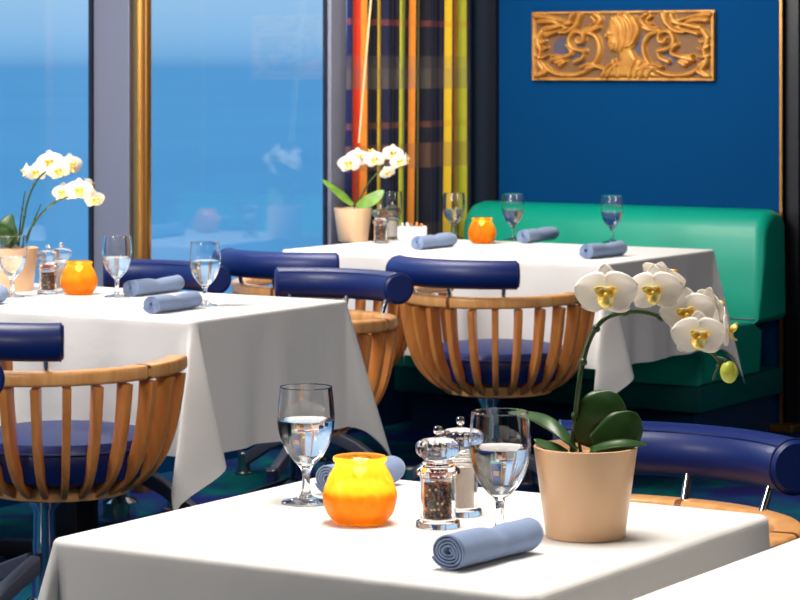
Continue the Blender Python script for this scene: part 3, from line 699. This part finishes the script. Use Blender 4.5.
# ------------------------------------------------------------------ orchids
def petal(bm, ang, Ln, Wd, round_=.5, cup=.12, curl=.1, base=.08, tilt=0, wavy=.03, zoff=0, ns=12, nt_=10):
    ca, sa = math.cos(ang), math.sin(ang); g = []
    for i in range(ns+1):
        s = i/ns
        w = Wd/2*(math.sin(PI*min(1, s**round_))**.55 if 0 < s < 1 else 0)
        w = max(w, Wd*.5*base*(1-s) + .0002)
        row = []
        for j in range(nt_+1):
            t = -1+2*j/nt_; x = s*Ln; y = t*w
            z = zoff+curl*Ln*s*s + tilt*s*Ln - cup*Wd*(t*t)*math.sin(PI*s) + wavy*Wd*math.sin(5*t+3*s)*s*abs(t)
            row.append(bm.verts.new((x*ca-y*sa, x*sa+y*ca, z)))
        g.append(row)
    for i in range(ns):
        for j in range(nt_): bm.faces.new((g[i][j], g[i+1][j], g[i+1][j+1], g[i][j+1]))
def make_flower(parent, loc, face, size, roll=0, seed=0, up=UP):
    rn = random.Random(seed); f = Vector(face).normalized(); r = up.cross(f).normalized(); u = f.cross(r)
    Mx = Matrix((r, u, f)).transposed().to_4x4(); Mx = Matrix.Translation(loc) @ Mx @ Matrix.Rotation(roll, 4, 'Z')
    s = size
    bm = bmesh.new()
    for a in (90, 212, 328): petal(bm, math.radians(a+rn.uniform(-4, 4)), s*(.50 if a == 90 else .47), s*.40, .72, .10, -.10+rn.uniform(-.05, .05), zoff=-.03*s)
    for a in (12, 168): petal(bm, math.radians(a+rn.uniform(-5, 5)), s*.55, s*.68, .58, .10, -.06+rn.uniform(-.08, .06), zoff=.0, wavy=.02, ns=14, nt_=14)
    o = link_mesh('flower', bm, M_petal, parent, True, 180); o.matrix_local = Mx
    md = o.modifiers.new('thickness', 'SOLIDIFY'); md.thickness = .0007
    bm = bmesh.new()
    petal(bm, math.radians(150), s*.22, s*.18, .6, -.3, .8, zoff=.02*s, ns=8, nt_=6); petal(bm, math.radians(30), s*.22, s*.18, .6, -.3, .8, zoff=.02*s, ns=8, nt_=6)
    petal(bm, math.radians(270), s*.24, s*.28, .75, .2, .6, zoff=.02*s, ns=8, nt_=6)
    lathe(bm, [(0, .16*s), (.022*s, .15*s), (.034*s, .11*s), (.03*s, .02*s), (0, 0)], 10)
    lp = link_mesh('lip', bm, M_lip, o, True, 180)
    md = lp.modifiers.new('thickness', 'SOLIDIFY'); md.thickness = .0008
    return o
def blade(bm, pts, hw, side, fold=.15, n=8, droop=0):
    P = spline(pts, n); m = len(P)-1; g = []; side = Vector(side).normalized()
    for i, p in enumerate(P):
        s = i/m; w = max(hw)*max(0, math.sin(PI*min(1, .13+.87*s)))**.62+.0004; t = (P[min(i+1, m)]-P[max(i-1, 0)]).normalized()
        sd = (side-t*side.dot(t)).normalized(); nn = t.cross(sd); row = []
        for j in range(-4, 5):
            q = j/4; row.append(bm.verts.new(p+sd*(q*w)+nn*(fold*w*(abs(q)**1.5)+.04*w*math.sin(9*s+q))))
        g.append(row)
    for i in range(m):
        for j in range(8): bm.faces.new((g[i][j], g[i+1][j], g[i+1][j+1], g[i][j+1]))
def make_pot(parent, sc=1.0):
    bm = bmesh.new()
    P = [(0, 0), (.052, 0), (.055, .003), (.0715, .122), (.0715, .125), (.0690, .1255), (.0672, .122), (.053, .008), (0, .008)]
    lathe(bm, [(r*sc, z*sc) for r, z in P], 64); link_mesh('pot', bm, M_pot, parent)
    bm = bmesh.new(); rn = random.Random(2); nr, na = 9, 36; g = []
    rr_ = .0655*sc
    c = bm.verts.new((0, 0, .112*sc)); prev = None
    for i in range(1, nr+1):
        ring = [bm.verts.new((rr_*i/nr*math.cos(2*PI*k/na), rr_*i/nr*math.sin(2*PI*k/na), (.108+rn.uniform(0, .007))*sc)) for k in range(na)]
        for k in range(na):
            if prev is None: bm.faces.new((c, ring[k], ring[(k+1)%na]))
            else: bm.faces.new((prev[k], ring[k], ring[(k+1)%na], prev[(k+1)%na]))
        prev = ring
    link_mesh('potting_bark', bm, M_bark, parent, False)

def orchid(base, label, stems, flowers, leaves, buds=()):
    e = empty('potted_orchid', base); tag(e, label, 'potted plant', 'potted white orchids'); make_pot(e)
    for pts, r in stems:
        bm = bmesh.new(); P = spline([p-base for p in pts], 6); tube(bm, P, [r*(1-.35*i/(len(P)-1)) for i in range(len(P))], 10)
        for i in range(8, len(P)-2, 9): bmesh.ops.create_uvsphere(bm, u_segments=10, v_segments=6, radius=r*1.45, matrix=Matrix.Translation(P[i]))
        link_mesh('stem', bm, M_stem, e)
    for k, (p, face, s, roll) in enumerate(flowers): make_flower(e, p-base, face, s, roll, k+int(abs(base.x)*100))
    for pts, hw, side, m in leaves:
        bm = bmesh.new(); blade(bm, [p-base for p in pts], hw, side); o = link_mesh('leaf', bm, m, e, True, 180)
        md = o.modifiers.new('thickness', 'SOLIDIFY'); md.thickness = .0016
    for p, r, tip in buds:
        bm = bmesh.new(); bmesh.ops.create_uvsphere(bm, u_segments=18, v_segments=12, radius=1, matrix=Matrix.Translation(p-base) @ Matrix.Diagonal((r, r, r*1.25, 1))); o = link_mesh('bud', bm, M_bud, e)
    return e
cf = -VF   # towards the camera
Zp = 3.715; q = lambda x, y, dz=0: dep(x, y, Zp+dz)
b0 = at(585.5, 536.5); b0.z = .7525
orchid(b0, 'largest white orchid in a cream pot on the foreground table, arching to the right',
       [([q(572, 458), q(574, 430), q(579, 385, -.01), q(584, 358, -.01), q(592, 335, -.01), q(606, 318, -.01), q(628, 312, .01), q(652, 314, .02), q(680, 328, .02), q(700, 345, .02), q(716, 356, .01)], .0042),
        ([q(716, 357, .01), q(720, 363, .01), q(716, 372, .01), q(713, 380, .01)], .0028), ([q(716, 357, .01), q(724, 359), q(729, 366)], .0020),
        ([q(583, 462, .02), q(579, 440, .015), q(578, 400, .0), q(579, 372, -.008)], .0028)],
       [(q(606, 294, -.02), cf+VR*-.12+UP*.02, .083, .0), (q(654, 292, .0), cf+VR*-.30+UP*-.05, .074, .05), (q(688, 314, .0), cf+VR*-.32+UP*.0, .074, .18),
        (q(699, 337, -.03), cf+VR*-.02+UP*.02, .072, -.05), (q(665, 277, .03), VF*.6+VR*.6+UP*.6, .066, .3), (q(712, 306, .03), VF*.5+VR*.8+UP*.2, .062, .3), (q(729, 330, .0), cf*.15+VR*1.0+UP*.05, .064, .1)],
       [([q(590, 448, -.005), q(599, 425, -.01), q(609, 405, -.01), q(617, 393, -.005)], (.012, .036, .037, .008), VR, M_leaf),
        ([q(594, 448, -.02), q(613, 440, -.02), q(628, 425, -.015), q(637, 413, -.01)], (.012, .030, .030, .005), VR*.7-UP*.6, M_leaf),
        ([q(578, 449), q(568, 438), q(552, 424, .02), q(533, 415, .05), q(508, 412, .075)], (.009, .011, .010, .009, .002), VF+UP*.55, M_leaf),
        ([q(568, 452), q(552, 446), q(534, 439)], (.008, .013, .003), VF+UP*.5, M_leaf),
        ([q(590, 450, -.03), q(618, 444, -.04), q(648, 444, -.03)], (.008, .012, .002), VF+UP*.3, M_leaf)],
       [(q(729, 372), .0125, 0)])
# far table orchid
Zf = 10.04; q = lambda x, y, dz=0: dep(x, y, Zf+dz)
b1 = at(353, 241.3); b1.z = .7525
k_ = .95
orchid(b1, 'white orchid in a cream pot on the far table, in front of the plaid curtain',
       [([q(357, 210), q(362, 195), q(371, 180), q(383, 168), q(396, 160), q(407, 158)], .004), ([q(354, 210), q(357, 190), q(356, 172)], .0035)],
       [(q(349, 164), cf+VR*-.2, .085, .1), (q(358, 158, .02), cf+VR*.2+UP*.2, .085, 0), (q(375, 160), cf+VR*-.1, .075, .2), (q(388, 173, -.02), cf+VR*.2-UP*.5, .06, .5), (q(393, 154), cf+VR*.1, .075, -.1),
        (q(399, 162, -.03), cf+VR*.3, .065, .3), (q(407, 160), cf*.3+VR, .06, 0), (q(371, 152, .04), cf*.2+UP, .06, .3)],
       [([q(354, 205, -.02), q(345, 197, -.02), q(334, 188, -.02), q(322, 179, -.02)], (.012, .024, .020, .003), VF+UP*.8, M_leaf2),
        ([q(357, 208, -.03), q(366, 203, -.04), q(376, 197, -.04), q(384, 190, -.03)], (.012, .027, .025, .003), VF*.5+UP*.9, M_leaf2)])
# left table orchid
Zl = 7.85; q = lambda x, y, dz=0: dep(x, y, Zl+dz)
b2 = at(14, 290.5); b2.z = .7525
orchid(b2, 'white orchid in a cream pot at the left picture edge, flowers against the sea window',
       [([q(19, 246), q(23, 225), q(28, 200), q(36, 182), q(48, 170), q(62, 165)], .0038), ([q(24, 248), q(30, 230), q(42, 213), q(57, 201), q(75, 196), q(90, 198)], .0038),
        ([q(18, 245), q(21, 218), q(25, 191)], .0030), ([q(25, 247), q(32, 226), q(41, 204)], .0030)],
       [(q(25, 172), cf*.5-VR, .055, 0), (q(36, 173), cf+VR*-.1, .062, .1), (q(50, 163), cf+VR*-.1, .078, .1), (q(59, 171, -.02), cf-UP*.3, .070, .3), (q(71, 166), cf+VR*.7, .076, .1),
        (q(63, 193), cf+VR*-.3, .066, .1), (q(79, 191, -.02), cf+VR*.1, .078, 0), (q(90, 187, .02), cf*.3+VR+UP*.3, .064, .4), (q(95, 200), cf+VR*.5-UP*.2, .060, .1)],
       [([q(15, 245, -.03), q(8, 236, -.03), q(7, 225, -.03), q(12, 214, -.02)], (.012, .026, .030, .006), VR, M_leaf), ([q(12, 245), q(2, 238), q(-8, 228), q(-16, 226)], (.012, .025, .025, .004), VF+UP*.8, M_leaf),
        ([q(10, 244, -.05), q(0, 233, -.05), q(-2, 222, -.05)], (.012, .026, .006), VR, M_leaf)])
for ob in list(bpy.data.objects):
    if ob.name.startswith(('potted_orchid',)): ob.rotation_euler = (0, 0, 0)
